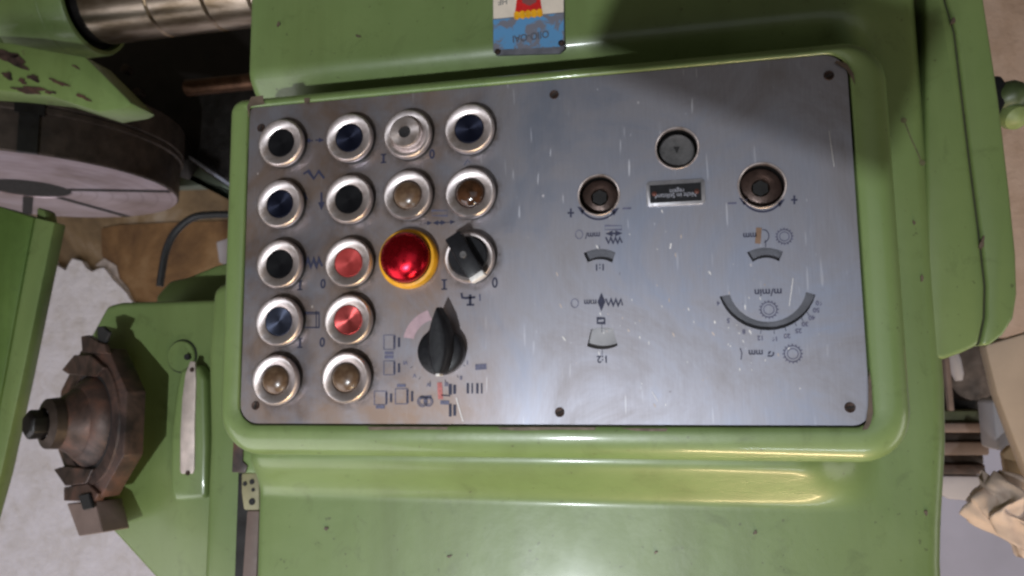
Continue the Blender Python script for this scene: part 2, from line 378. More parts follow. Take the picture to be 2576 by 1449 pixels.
def atv(px, py, v):
    c = Vector((px - 1288, -(py - 724.5), -1843.2)); d = Vector((D1.dot(c), D2.dot(c), D3.dot(c)))
    return CAM + d * ((v - CAM.y) / d.y)
def P(pts, w): return [at(x, y, w) for x, y in pts]
def sm(a, b, x):
    t = max(0.0, min(1.0, (x - a) / (b - a))); return t * t * (3 - 2 * t)
def q(px, py): p = at(px, py, 0.0); return (p.x, p.y)
# ================================================================== green machine housing
HB = thing('machine_housing', (0.0, 0.0, -0.06), 'large green enamelled machine housing carrying the control panel', 'machine')
def housing_body():
    U0, U1 = -0.262, 0.286; WB = -0.057
    vsamp = [0.36, 0.30, 0.25, 0.20, 0.19, 0.184, 0.180] + [0.175 - 0.0025 * i for i in range(16)] + [0.12, 0.0, -0.10, -0.138] + [-0.142 - 0.0022 * i for i in range(24)] + [-0.20, -0.22, -0.25, -0.30, -0.36, -0.45]
    loops = []
    for v in vsamp:
        led = sm(-0.186, -0.150, v) * (1 - sm(-0.12, -0.10, v))
        uL = U0 + 0.022 * sm(-0.08, -0.15, v) if v < -0.08 else U0
        uL = -0.262 if v > -0.10 else (-0.240 if v < -0.14 else -0.262 + 0.022 * (-0.10 - v) / 0.04)
        uR = 0.286 - 0.012 * sm(-0.10, -0.24, v) if v < -0.10 else 0.286
        r = 0.011; row = [Vector((uL, v, WB - 0.35)), Vector((uL, v, WB - 0.12))]
        dip = (1 - sm(0.144, 0.182, v)) * sm(0.02, 0.08, v)
        def wf(u): return WB - 0.026 * dip * (1 - sm(0.222, 0.252, u)) + 0.029 * led * (1 - sm(0.185, 0.232, u)) * sm(-0.252, -0.222, u)
        for i in range(7):
            g = math.radians(90 * i / 6); u = uL + r - r * math.cos(g); row.append(Vector((u, v, wf(u) - r + r * math.sin(g))))
        for i in range(1, 48):
            u = uL + r + (uR - uL - 2 * r) * i / 48; row.append(Vector((u, v, wf(u))))
        for i in range(7):
            g = math.radians(90 * i / 6); u = uR - r + r * math.sin(g); row.append(Vector((u, v, wf(u) - r + r * math.cos(g))))
        row += [Vector((uR, v, WB - 0.12)), Vector((uR, v, WB - 0.35))]
        loops.append(row)
    return loft(loops, closed=False)
mk('body', housing_body(), M_green, HB, sharp=60)
def frame():
    u0, u1, v0, v1 = -0.2412, 0.2468, -0.1472, 0.1335; R = (0.014, 0.028, 0.032, 0.032)
    pu0, pu1, pv0, pv1 = -0.2212, 0.2218, -0.1238, 0.1233; pr = (0.004, 0.016, 0.011, 0.015)
    L = [rrect(pu0, pu1, pv0, pv1, pr, -0.012), rrect(pu0, pu1, pv0, pv1, pr, 0.0000), rrect(pu0 - .0012, pu1 + .0012, pv0 - .0012, pv1 + .0012, pr, 0.0012)]
    iL, iR, iB, iT = 0.010, 0.012, 0.018, 0.008; dz = 0.016
    for i in range(9):
        g = math.radians(90 * i / 8); k = 1 - math.sin(g)
        L.append(rrect(u0 + iL * k, u1 - iR * k, v0 + iB * k, v1 - iT * k, tuple(max(0.004, x - 0.010 * k) for x in R), 0.0012 - dz * (1 - math.cos(g))))
    L.append(rrect(u0, u1, v0, v1, R, -0.088)); return loft(L)
mk('panel_frame', frame(), M_green_frame, HB, sharp=50)
# cover on the narrow side, split by a seam
sw = -0.0585
sa, sb, sc_ = [(2377, -80), (2381, 0), (2404, 60), (2440, 400), (2466, 620), (2480, 700), (2478, 800), (2468, 862)], None, None
seam = P([(2368, -120), (2378, 0), (2402, 80), (2440, 400), (2467, 610), (2479, 720), (2477, 800), (2463, 868)], sw)
inner = P([(2330, 905), (2330, -120)], sw)
mk('side_cover', prism(inner + seam + P([(2420, 888), (2378, 903)], sw), 0.09, 0.0035, 3), M_green, HB)
outer = P([(2482 - 14, -120), (2484 - 8, 0), (2514, 250), (2541, 480), (2557, 640), (2560, 740), (2551, 800), (2525, 842), (2488, 870)], sw)
seam2 = [p + Vector((0.0010, 0, 0)) for p in reversed(seam)]
mk('side_cover_edge', prism(outer + seam2, 0.085, 0.0035, 3), M_green, HB)
mk('seam_filler', prism([p + Vector((0.0, 0, -0.003)) for p in seam] + [p + Vector((0.0, 0, -0.003)) for p in seam2], 0.03), simple('grimy_seam', (0.03, 0.03, 0.015, 1), 0.8), HB, smooth=False)
# scratch in the paint right of the frame
mk('paint_scratch', join(ribbon([(p.x, p.y) for p in P([(2272, 300), (2280, 318), (2290, 345), (2304, 375), (2318, 408)], -0.057)], 0.0010, -0.0567), *[poly(circ((p.x, p.y), r_, 10), -0.0566) for p, r_ in ((at(2273, 303, -.057), .0021), (at(2320, 410, -.057), .0021))]), simple('faint_brown_scratch', srgb(86, 84, 56), 0.6, 0, 0.3, 300), HB, smooth=False)
# pieces in the gap beside the housing
mk('bracket', prism(P([(583, 1090), (640, 1090), (700, 1125), (694, 1186), (668, 1192), (640, 1192), (580, 1190)], -0.085), 0.03, 0.003), M_green_chip, HB)
mk('rust_streak', prism(P([(588, 1080), (612, 1100), (610, 1160), (622, 1172), (616, 1190), (583, 1188)], -0.0835), 0.002, 0.0005), M_rust, HB)
mk('guide_block', prism(P([(606, 1190), (652, 1190), (652, 1284), (612, 1284), (606, 1240)], -0.090), 0.03, 0.002), simple('beige_guide_block', srgb(128, 122, 92), 0.55, 0.1), HB)
for hx, hy, hr in ((616, 1217, 6), (634, 1212, 7), (637, 1232, 5), (634, 1262, 9)):
    p = at(hx, hy, -0.0897); mk('bolt_hole', lathe(p, (0, 0, 1), [(hr * .00033, -.001), (hr * .00033, .0004), (0.0002, .0003)], 14), M_hole, HB)
mk('guide_strip', prism(P([(620, 1284), (652, 1284), (640, 1600), (598, 1600)], -0.096), 0.03, 0.002), M_greywood, HB)
mk('guide_slot', prism(P([(600, 1190), (662, 1190), (660, 1620), (585, 1620)], -0.110), 0.02), M_oily, HB)
# ------------------------------------------------------------------ name plate above the panel
NPW = -0.0545
NP = mk('name_plate', bevel(prism(P([(1240, -70), (1418, -78), (1421, 122), (1408, 134), (1250, 139), (1240, 128)], NPW), 0.0022), 0.0004, 1), simple('worn_grey_tin', srgb(116, 116, 124), 0.45, 0.5, 0.25, 90), HB)
def on(px, py): p = at(px, py, NPW); return (p.x, p.y)
def blue_mat():
    k = N('worn_blue_enamel'); w_ = k.ramp(k.noise(75, 5, 0.6, dist=0.5), [(0.50, 0), (0.56, 1)])
    k.set(Base_Color=k.mix(w_, srgb(88, 138, 180), srgb(112, 112, 122)), Roughness=0.4); return k.m
M_blue = blue_mat()
M_cream = simple('cream_enamel', srgb(214, 200, 184), 0.4, 0, 0.08, 90)
M_redem = simple('red_enamel', srgb(190, 34, 34), 0.4, 0, 0.15, 90)
mk('blue_field', poly([on(1241, 50), on(1418, 33), on(1419, 104), on(1408, 118), on(1252, 125), on(1242, 116)], NPW + .0003), M_blue, NP, smooth=False)
mk('cream_field', poly([on(1241, -68), on(1417, -76), on(1418, 31), on(1241, 48)], NPW + .0003), M_cream, NP, smooth=False)
mk('red_emblem', poly([on(1308, -60), on(1352, -60), on(1363, 25), on(1330, 33), on(1296, 33)], NPW + .0006), M_redem, NP, smooth=False)
mk('emblem_dull_field', poly([on(1312, -50), on(1346, -50), on(1350, 6), on(1332, 16), on(1314, 8)], NPW + .0008), simple('dull_red_enamel', srgb(120, 72, 70), 0.45), NP, smooth=False)  # duller red field inside the emblem
for i in range(5):
    x0 = 1293 + i * 14.4; y0 = 32 - i * 1.6
    mk('emblem_fringe', poly([on(x0, y0 + 1), on(x0 + 7, y0 - 3), on(x0 + 13.4, y0), on(x0 + 15, y0 + 14), on(x0 + 9, y0 + 19), on(x0 + 1, y0 + 16)], NPW + .0008 + i * 2e-5), M_yellow, NP, smooth=False)
mk('engraved_text', text('OIIO-OAI', on(1335, 92), 0.0062, NPW + .0006, rot=0.05, sx=0.85), simple('worn_engraving', srgb(78, 80, 88), 0.5), NP, smooth=False)
mk('engraved_mark', text('HF', on(1265, 5), 0.005, NPW + .0006), simple('faded_engraving', srgb(140, 136, 130), 0.5), NP, smooth=False)
for x, y in ((1252, 130), (1412, 108)):
    p = at(x, y, NPW + .0003); mk('rivet', lathe(p, (0, 0, 1), [(.0026, 0), (.0022, .0008), (.0003, .0012)], 14), M_screw, NP)
# ================================================================== control panel
CP = thing('control_panel', (0, 0, 0), 'brushed metal control panel with buttons, lamps and a rotary knob', 'control panel')
WELLS = [(1703, 372, 0.0142, 'grey'), (1506, 490, 0.0140, 'brown'), (1917, 466, 0.0150, 'brown')]
wells = [(at(x, y, 0), r, k) for x, y, r, k in WELLS]
def sector(o, i): return [(p.x, p.y) for p in arc3(*P(o, 0)) + list(reversed(arc3(*P(i, 0))))]
SLOTS = [sector([(1468, 637), (1508, 625.7), (1548.6, 635)], [(1478.6, 660), (1512, 652.5), (1540, 660.7)]),
         sector([(1879, 635), (1925, 622.7), (1969.6, 633)], [(1893.7, 659), (1926.6, 648.5), (1959.6, 657.7)]),
         sector([(1810, 746), (1936.6, 831), (2051.8, 741)], [(1835.7, 741), (1935, 809.6), (2028, 734.5)]),
         sector([(1477, 871), (1514, 878.6), (1554, 869.5)], [(1487, 828), (1514, 824), (1542, 826)])]
outline = [(p.x, p.y) for p in rrect(-0.22, 0.22, -0.1228, 0.1228, (0.004, 0.0155, 0.0105, 0.0145), 0)]
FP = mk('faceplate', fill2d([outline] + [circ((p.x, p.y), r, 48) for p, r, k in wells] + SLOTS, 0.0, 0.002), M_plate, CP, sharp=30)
M_dial = simple('grey_dial', srgb(98, 98, 104), 0.5, 0.3, 0.25, 60)
for k, s in enumerate(SLOTS):
    cu = sum(p[0] for p in s) / len(s); cv = sum(p[1] for p in s) / len(s)
    g = 0.004; us = [p[0] for p in s]; vs_ = [p[1] for p in s]
    mk('scale_dial', prism([Vector((a, b, -0.0058)) for a, b in ((min(us) - g, min(vs_) - g), (max(us) + g, min(vs_) - g), (max(us) + g, max(vs_) + g), (min(us) - g, max(vs_) + g))], 0.002), M_dial if k < 3 else simple('pale_dial', srgb(158, 156, 158), 0.5, 0.2, 0.15, 60), CP, smooth=False)
M_wellgrey = simple('dusty_grey_screw', srgb(92, 90, 90), 0.5, 0.5, 0.25, 200, 0.2)
M_wellbrown = simple('oily_brown_screw', srgb(74, 58, 52), 0.4, 0.5, 0.3, 200, 0.2)
M_wellwall = simple('dark_bore_steel', (0.05, 0.046, 0.045, 1), 0.4, 0.8, 0.3, 200)
for p, r, kd in wells:
    c = (p.x, p.y, 0)
    ww = mk('adjuster_well', lathe(c, (0, 0, 1), [(r + .0001, -.0028), (r + .0001, -.016)], 48), M_wellwall, CP)
    mk('rim_ring', lathe(c, (0, 0, 1), [(r + .0010, .0001), (r + .0006, .0006), (r - .0002, .0005), (r - .0005, -.0025)], 48), M_bezel, ww, loc=c)
    if kd == 'grey':
        mk('adjusting_screw', lathe(c, (0, 0, 1), [(r - .002, -.016), (r - .002, -.0075), (r - .003, -.0065), (.0002, -.0065)], 40), M_wellgrey, ww)
        mk('screw_slot', prism([Vector((c[0] + a, c[1] + b, -.0063)) for a, b in ((-.0022, .0028), (.0022, .0028), (.0, -.002))], 0.0008), M_hole, ww, smooth=False)
    else:
        mk('adjusting_screw', lathe(c, (0, 0, 1), [(r - .001, -.016), (r - .001, -.010), (r - .003, -.0085), (.0062, -.0075), (.0058, -.009), (.0055, -.014)], 40), M_wellbrown, ww)
        mk('hex_socket', lathe(c, (0, 0, 1), [(.0056, -.0086), (.0002, -.0086)], 6), M_hole, ww)
for x, y in ((1394, 238), (2085, 190), (643, 1020), (1408, 1037), (2138, 1025), (657, 322)):
    p = at(x, y, 0)
    s_ = mk('screw', lathe((p.x, p.y, 0), (0, 0, 1), [(.0034, .0002), (.0031, .0007), (.0012, .0003), (.0002, .0002)], 18), M_screw, CP, loc=(p.x, p.y, 0))
    g_ = random.uniform(0, 3.1); mk('screw_slot', box((p.x, p.y, .0006), (.0052, .0009, .0004), (Vector((math.cos(g_), math.sin(g_), 0)), Vector((-math.sin(g_), math.cos(g_), 0)), Vector((0, 0, 1)))), M_hole, s_, smooth=False)
# ------------------------------------------------------------------ push buttons
SHADE_RING = [(.0184, .0), (.0186, .0042), (.0170, .0044)]  # black ring added below each bezel: shade of its side wall as colour
BEZ = [(.0165, .0040), (.0184, .0041), (.0187, .0062), (.0183, .0078), (.0172, .0090), (.0160, .0090), (.0122, .0076), (.0111, .0070), (.0109, .003)]
CAPP = [(.0109, .002), (.0109, .0066), (.0104, .0073), (.0070, .0070), (.0030, .0066), (.0002, .0065)]
bez0 = None; caps = {}
def bez(name, c, label):
    global bez0
    if bez0 is None:
        bez0 = mk(name, lathe(c, (0, 0, 1), BEZ, 64), M_bezel, CP, loc=c); o = bez0
    else: o = place(bez0, CP, c, name)
    if 'g' not in caps: caps['g'] = mk('bezel_shade_ring', lathe(c, (0, 0, 1), SHADE_RING, 48), M_cable, o, loc=c)
    else: place(caps['g'], o, c, 'bezel_shade_ring')
    if 'd' not in caps: caps['d'] = mk('grime_ring', lathe(c, (0, 0, 1), [(.0180, .00015), (.0245, .00012)], 40), M_grime, o, loc=c)
    else: place(caps['d'], o, c, 'grime_ring')
    return tag(o, label)
def cap(b, c, mat):
    if mat.name not in caps: caps[mat.name] = mk('button_cap', lathe(c, (0, 0, 1), CAPP, 48), mat, b, loc=c)
    else: place(caps[mat.name], b, c, 'button_cap')
def base(px, py, h=0.0092): p = at(px, py, h); return (p.x, p.y, 0.0)
for px, py, m, lab in ((703, 357, M_cap_black, 'round push button with black cap in the corner by the small arrows'),
        (875, 344, M_cap_navy, 'round push button with navy cap next to the key switch'),
        (1178, 321, M_cap_navy, 'round push button with navy cap alone beyond the key switch'),
        (700, 511, M_cap_navy, 'round push button with navy cap below the black corner button'),
        (874, 499, M_cap_black, 'round push button with black cap beside the two brown lamps'),
        (699, 663, M_cap_black, 'round push button with black cap left of the spring symbol'),
        (873, 659, M_cap_red, 'round push button with dull red cap beside the emergency stop'),
        (697, 808, M_cap_blue, 'round push button with worn blue grey domed cap'),
        (872, 804, M_cap_red2, 'round push button with bright red metallic cap')):
    c = base(px, py); b = bez('push_button', c, lab); cap(b, c, m)
LENS = [(.0108, .002), (.0108, .0056), (.0102, .0076), (.0082, .0094), (.0056, .0106), (.0030, .0112), (.0002, .0114)]
lens0 = None
for px, py, lab in ((1022, 488, 'indicator lamp with pale brown lens above the emergency stop'), (1180, 483, 'indicator lamp with dark burnt amber lens'),
        (688, 956, 'indicator lamp with brown lens in the plate corner'), (866, 950, 'indicator lamp with brown lens between corner lamp and rotary knob')):
    c = base(px, py); b = bez('indicator_lamp', c, lab)
    if 'burnt' in lab: mk('lamp_lens', lathe(c, (0, 0, 1), LENS, 40), M_lens_burnt, b, loc=c); continue
    if lens0 is None: lens0 = mk('lamp_lens', lathe(c, (0, 0, 1), LENS, 40), M_lens, b, loc=c)
    else: place(lens0, b, c, 'lamp_lens')
# key switch
c = base(1022, 335); b = bez('key_switch', c, 'metal key switch with a small dark keyhole')
mk('lock_barrel', lathe(c, (0, 0, 1), [(.0117, .003), (.0117, .0120), (.0110, .0130), (.0046, .0132), (.0044, .010)], 48), M_bezel, b, loc=c)
mk('keyhole', lathe(c, (0, 0, 1), [(.0046, .0118), (.0002, .0118)], 24), M_hole, b)
# emergency stop
p = at(1024, 650, 0.007); c = (p.x, p.y, 0.0)
b = tag(mk('emergency_stop', lathe(c, (0, 0, 1), [(.0205, 0), (.0219, .0015), (.0219, .0062), (.0208, .0082), (.0188, .0086), (.0180, .0070), (.0178, .003)], 64), M_yellow, CP, loc=c), 'mushroom emergency stop with yellow collar and glossy red dome')
mk('steel_collar', lathe(c, (0, 0, 1), [(.0172, .001), (.0172, .0092), (.0165, .0098)], 48), M_bezel, b, loc=c)
mk('red_dome', lathe(c, (0, 0, 1), [(.0150, .0085), (.0176, .0090), (.0184, .0108), (.0183, .0128), (.0174, .0152), (.0155, .0178), (.0125, .0198), (.0088, .0212), (.0045, .0220), (.0002, .0222)], 64), M_stop, b, loc=c)
# selector switch
c = base(1178, 646); b = bez('selector_switch', c, 'black two position selector switch with a white tipped handle')
mk('selector_body', lathe(c, (0, 0, 1), [(.0146, .006), (.0146, .0108), (.0136, .0122), (.0002, .0122)], 40), M_black, b)
e0, e1 = at(1138, 592, 0.02), at(1196, 690, 0.02); ax = (e1 - e0).normalized(); ay = Vector((-ax.y, ax.x, 0)); mid = (e0 + e1) / 2; ln = (e1 - e0).length
mk('selector_handle', box((mid.x, mid.y, .0166), (ln, .0122, .0105), (ax, ay, Vector((0, 0, 1))), .0012, 2), M_black, b)
mk('pointer_tip', box((e1.x + ax.x * .0012, e1.y + ax.y * .0012, .0160), (.0046, .0110, .0082), (ax, ay, Vector((0, 0, 1))), .0008, 2), M_white, b)
mk('handle_screw', lathe((mid.x, mid.y, .0218), (0, 0, 1), [(.0026, 0), (.0022, .0004), (.0002, .0003)], 16), M_wellgrey, b)
# rotary knob
p = at(1106, 884, 0.010); c = (p.x, p.y, 0.0)
b = tag(mk('rotary_knob', lathe(c, (0, 0, 1), [(.0158, .0004), (.0166, .0015), (.0168, .0085), (.0160, .0108), (.0140, .0120), (.0002, .0126)], 56), M_black, CP, loc=c), 'black rotary knob with a tall pointed handle')
hp = [at(x, y, 0.0205) for x, y in ((1101, 772), (1109, 786), (1122, 812), (1131, 845), (1131, 885), (1122, 922), (1113, 940), (1094, 940), (1084, 922), (1075, 885), (1074, 845), (1083, 812), (1093, 786))]
low = [Vector(((p_.x - c[0]) * 1.06 + c[0], (p_.y - c[1]) * 1.02 + c[1], .0100)) for p_ in hp]
tip = [Vector(((p_.x - c[0]) * 0.60 + c[0], (p_.y - c[1]) * 0.95 + c[1], .0225)) for p_ in hp]
mk('pointed_handle', loft([low, [Vector((p_.x, p_.y, .0185)) for p_ in hp], [Vector(((p_.x - c[0]) * .85 + c[0], (p_.y - c[1]) * .985 + c[1], .0213)) for p_ in hp], tip], True, True), M_black, b, sharp=40)
wt = at(1103, 938, .015); mk('white_index', box((wt.x, wt.y - .0012, .0125), (.0030, .0022, .0095), None, .0005, 1), M_white, b)
# warning plate
WPW = 0.0012
wp = [at(x, y, WPW) for x, y in ((1624, 458), (1770, 448), (1778, 511), (1627, 522))]
u0, u1 = (wp[0].x + wp[3].x) / 2, (wp[1].x + wp[2].x) / 2; v1, v0 = (wp[0].y + wp[1].y) / 2, (wp[2].y + wp[3].y) / 2
WP = tag(mk('warning_plate', loft([rrect(u0, u1, v0, v1, .003, .0001), rrect(u0, u1, v0, v1, .003, .0010), rrect(u0 + .0004, u1 - .0004, v0 + .0004, v1 - .0004, .0027, .0013)], False, True), simple('dull_silver_border', srgb(150, 148, 152), 0.45, 0.6, 0.15, 200), CP), 'small black warning plate with silver border and two rivets')
mk('black_field', poly([(u0 + .0026, v0 + .0024), (u1 - .0026, v0 + .0024), (u1 - .0026, v1 - .0028), (u0 + .0026, v1 - .0028)], .0015), M_black, WP, smooth=False)
M_let = simple('grey_white_lettering', srgb(150, 150, 160), 0.5, 0, 0.2, 500)
cu = (u0 + u1) / 2
mk('lettering', text('Nicht im Stillstand', (cu, v0 + .0070), .0034, .0017, sx=0.80, bold=0.0), M_let, WP, smooth=False)
mk('lettering', text('regeln', (cu + .001, v1 - .0078), .0034, .0017, sx=0.86, bold=0.0), M_let, WP, smooth=False)
for x in (u0 + .0056, u1 - .0056):
    mk('rivet', lathe((x, (v0 + v1) / 2, .0013), (0, 0, 1), [(.0019, 0), (.0016, .0006), (.0002, .0009)], 16), simple('red_brown_rivet', (0.11, 0.04, 0.03, 1), 0.45, 0.5), WP)
# ------------------------------------------------------------------ printed symbols on the plate
def sym(name, vf, mat=None): return mk(name, vf, mat or M_ink, FP, smooth=False)
def line(name, pts, wd, mat=None, closed=False): return sym(name, ribbon([q(*p) for p in pts], wd, closed=closed), mat)
def arrow(p0, p1, wd, hd, mat=None, both=False, name='printed_arrow'):
    a, b = Vector(q(*p0)), Vector(q(*p1)); d = (b - a).normalized(); k = Vector((-d.y, d.x)); parts = []
    s0 = a + d * hd if both else a; parts.append(ribbon([s0, b - d * hd], wd))
    parts.append(poly([b, b - d * hd + k * hd * .42, b - d * hd - k * hd * .42]))
    if both: parts.append(poly([a, a + d * hd + k * hd * .42, a + d * hd - k * hd * .42]))
    return sym(name, join(*parts), mat)
def gear(px, py, r, mat): 
    c = q(px, py); n = 16; tk = []
    for i in range(n):
        g_ = 2 * math.pi * i / n; tk.append(ribbon([(c[0] + r * a_ * math.cos(g_), c[1] + r * a_ * math.sin(g_)) for a_ in (.80, 1.0)], .0007))
    return sym('printed_gear', join(ribbon(circ(c, r * .80, 28), .0007, closed=True), ribbon(circ(c, r * .52, 24), .0006, closed=True), *tk), mat)
def rect(x0, y0, x1, y1, wd=.0006, mat=None, name='printed_frame'): return line(name, [(x0, y0), (x1, y0), (x1, y1), (x0, y1)], wd, mat or M_ink_faded, True)
def bars(xs, y0, y1, wd=.0007, mat=None): return sym('printed_bars', join(*[ribbon([q(x, y0), q(x, y1)], wd * (1 if i % 2 else 1.5)) for i, x in enumerate(xs)]), mat or M_ink)
arrow((788, 354), (766, 355), .0010, .0046); arrow((794, 353), (816, 353), .0010, .0046)
line('printed_wave', [(764, 438), (776, 430), (790, 450), (802, 431), (816, 449)], .0016)
arrow((767, 530), (767, 482), .0015, .0066); arrow((809, 484), (809, 530), .0015, .0066)
line('printed_spring', [(760, 652), (768, 672), (775, 652), (783, 672), (789, 652), (797, 672), (802, 651), (811, 670)], .0018)
for s_, x, y, h in (('I', 755, 718, .0064), ('0', 813, 714, .0060), ('I', 755, 863, .0064), ('0', 811, 861, .0060), ('I', 965, 399, .0062), ('0', 1087, 388, .0060), ('I', 1118, 716, .0068), ('0', 1245, 711, .0064)):
    c = q(x, y)
    if s_ == 'I': vf = join(ribbon([(c[0], c[1] - h / 2), (c[0], c[1] + h / 2)], .0016), ribbon([(c[0] - .0022, c[1] - h / 2), (c[0] + .0022, c[1] - h / 2)], .0010), ribbon([(c[0] - .0022, c[1] + h / 2), (c[0] + .0022, c[1] + h / 2)], .0010))
    else: vf = ribbon([(c[0] + .0015 * math.cos(g_ * math.pi / 10), c[1] + h / 2 * math.sin(g_ * math.pi / 10)) for g_ in range(20)], .0013, closed=True)
    sym('printed_letter' if s_ == 'I' else 'printed_numeral', vf)
rect(763, 786, 803, 824, .0009, M_ink); line('printed_line', [(763, 790), (803, 790)], .0007); line('printed_line', [(796, 782), (796, 826)], .0007)
line('printed_mark', [(1168, 416), (1177, 402), (1183, 410)], .0009, M_ink_faded)
arrow((1066, 562), (1088, 561), .0006, .004, M_ink); arrow((1124, 560), (1146, 558), .0006, .004); arrow((1088, 561), (1124, 560), .0015, .0045, both=True)
rect(1087, 530, 1126, 543, .0005, M_ink_faded)
sym('printed_tap', join(ribbon([q(1161, 737), q(1163, 749), q(1172, 750), q(1196, 748)], .0016), ribbon([q(1183, 741), q(1183, 767)], .0019), ribbon([q(1174, 767), q(1193, 767)], .0013)))
line('printed_line', [(1207, 740), (1208, 757)], .0011, M_ink_faded)
# symbols round the rotary knob
for (x0, y0, x1, y1) in ((966, 843, 992, 879), (966, 908, 992, 943), (942, 984, 972, 1018), (995, 978, 1025, 1016)):
    rect(x0, y0, x1, y1, .0006); bars([x1 + .5], y0 + 2, y1 - 2, .0011, M_ink_faded); bars([x1 + 12], y0 + 6, y1 - 6, .0011)
for x, y in ((979, 888), (979, 898), (1010, 970), (957, 1024)): line('printed_hatch', [(x - 11, y), (x + 11, y)], .0022, M_ink_faded)
gear(1063, 1010, .0042, M_ink_faded); gear(1078, 1010, .0038, M_ink_faded); line('printed_hatch', [(1056, 1000), (1086, 998)], .002, M_ink_faded)
bars([1133], 966, 993, .0016, M_ink); bars([1144], 968, 991, .0014); line('printed_line', [(1110, 994), (1133, 996)], .0009)
bars([1133], 1016, 1048, .0013); bars([1144], 1018, 1046, .0014); line('printed_hatch', [(1108, 1012), (1130, 1013)], .0028, M_ink_faded)
bars([1177, 1188, 1201, 1212], 964, 990, .0011); line('printed_hatch', [(1196, 924), (1224, 922)], .004, M_ink_faded)
for x, y, s_ in ((1020, 912, 'VI'), (1043, 944, 'V'), (1079, 967, 'IV'), (1123, 966, 'III'), (1160, 950, 'II'), (1176, 912, 'I')):
    sym('printed_numeral', text(s_, q(x, y), .0028), M_ink_faded)
for x, y in ((1038, 922), (1058, 948), (1083, 958), (1120, 954), (1150, 944), (1166, 918)):
    line('printed_tick', [(x, y), (x + (x - 1105) * .08, y + (y - 884) * .1)], .0004)
a0 = [q(1105 + 92 * math.cos(math.radians(g)), 868 - 92 * math.sin(math.radians(g))) for g in range(108, 172, 6)]; a1 = [q(1105 + 66 * math.cos(math.radians(g)), 868 - 66 * math.sin(math.radians(g))) for g in range(166, 104, -6)]
sym('pale_red_sector', poly(a0 + a1, .0002), simple('ghost_of_red_print', srgb(178, 152, 158), 0.5, 0.6, 0.08, 200))
line('red_index', [(1106, 962), (1107, 980), (1109, 1004)], .0036, M_red_ink)
# right-hand symbols
for cx_, cy_, a_, sgn in ((1506, 496, 50, 1), (1918, 470, 56, 1)):
    pts = [(cx_ + a_ * 1.06 * math.cos(math.radians(g)), cy_ + a_ * 1.12 * math.sin(math.radians(g))) for g in range(40, 146, 8)]
    line('printed_arc', pts, .0013)
    for e, d in ((0, 1), (-1, -1)):
        x, y = pts[e]; sym('printed_arrowhead', poly([q(x + 11 * d, y - 9), q(x - 10 * d, y - 4), q(x - 2 * d, y + 11)]))
for x, y in ((1436, 536), (1998, 503)):
    sym('printed_plus', join(ribbon([q(x - 8, y), q(x + 8, y)], .0012), ribbon([q(x, y - 11), q(x, y + 11)], .0012, .00042)))
for x, y in ((1577, 525), (1842, 512)): line('printed_minus', [(x - 11, y), (x + 11, y - 1)], .0013, M_ink_faded)
line('printed_circle', [(1457 + 9 * math.cos(g * .45), 590 + 11 * math.sin(g * .45)) for g in range(14)], .0005, M_ink_faded, True)
sym('printed_text', text('mm/', q(1491, 592), .0042, sx=1.0), M_ink)
arrow((1523, 588), (1566, 587), .0012, .005, both=True)
line('printed_spring', [(1524, 597), (1531, 612), (1536, 598), (1543, 612), (1548, 598), (1554, 612), (1559, 598), (1565, 611)], .0010)
rect(1522, 568, 1564, 578, .0004); line('printed_tick', [(1508, 618), (1508, 626)], .0004)
sym('printed_text', text('1:1', q(1509, 672), .0046), M_ink)
sym('printed_text', text('mm', q(1886, 593), .0042), M_ink); line('printed_arc', [(1920 + 14 * math.cos(math.radians(g)), 594 - 16 * math.sin(math.radians(g))) for g in range(-80, 110, 15)], .0006)
line('printed_tick', [(1926, 604), (1926, 622)], .0005); gear(1973, 595, .0058, M_ink_faded)
line('brown_smear', [(1909, 573), (1908, 590), (1906, 613)], .0036, simple('brown_varnish_smear', srgb(112, 88, 70), 0.5))
sym('printed_text', text('m/min', q(1932, 735), .0048, sx=1.05), M_ink); gear(1934, 779, .0062, M_ink_faded)
for x, y in ((1831, 806), (1851, 824), (1880, 843), (1914, 850), (1948, 852), (1980, 845), (2006, 833), (2024, 820), (2040, 802), (2052, 786), (2058, 770)):
    pass
for x, y, s_ in ((1807, 763, '4'), (1832, 806, '5'), (1871, 834, '8'), (1913, 850, '12'), (1949, 852, '16'), (1980, 845, '20'), (2008, 832, '25'), (2025, 815, '30'), (2042, 799, '40'), (2053, 780, '50'), (2060, 762, '60')):
    sym('printed_numeral', text(s_, q(x, y), .0030), M_ink_faded)
for x, y in ((1914, 834), (1947, 834), (1975, 827), (2000, 815), (2016, 802), (2030, 788)):
    line('printed_tick', [(x, y - 3), (x + (x - 1936) * .05, y + 6)], .0004)
line('printed_mark', [(1862, 876), (1866, 888), (1864, 905)], .0006); sym('printed_text', text('mm', q(1901, 888), .0044), M_ink)
sym('printed_text', text('Ø', q(1938, 888), .0044), M_ink); gear(1994, 890, .0064, M_ink_faded)
line('printed_circle', [(1446 + 9 * math.cos(g * .45), 763 + 11 * math.sin(g * .45)) for g in range(14)], .0005, M_ink_faded, True)
sym('printed_text', text('mm', q(1485, 761), .0042), M_ink); arrow((1513, 736), (1513, 783), .0017, .0065, both=True)
line('printed_spring', [(1524, 752), (1531, 768), (1537, 753), (1543, 769), (1549, 753), (1555, 769), (1562, 753), (1566, 768)], .0010)
rect(1503, 801, 1521, 813, .0012, M_ink); line('printed_tick', [(1514, 816), (1514, 836)], .0004); line('printed_tick', [(1515, 880), (1515, 893)], .0004)
sym('printed_text', text('1:2', q(1516, 903), .0048), M_ink)
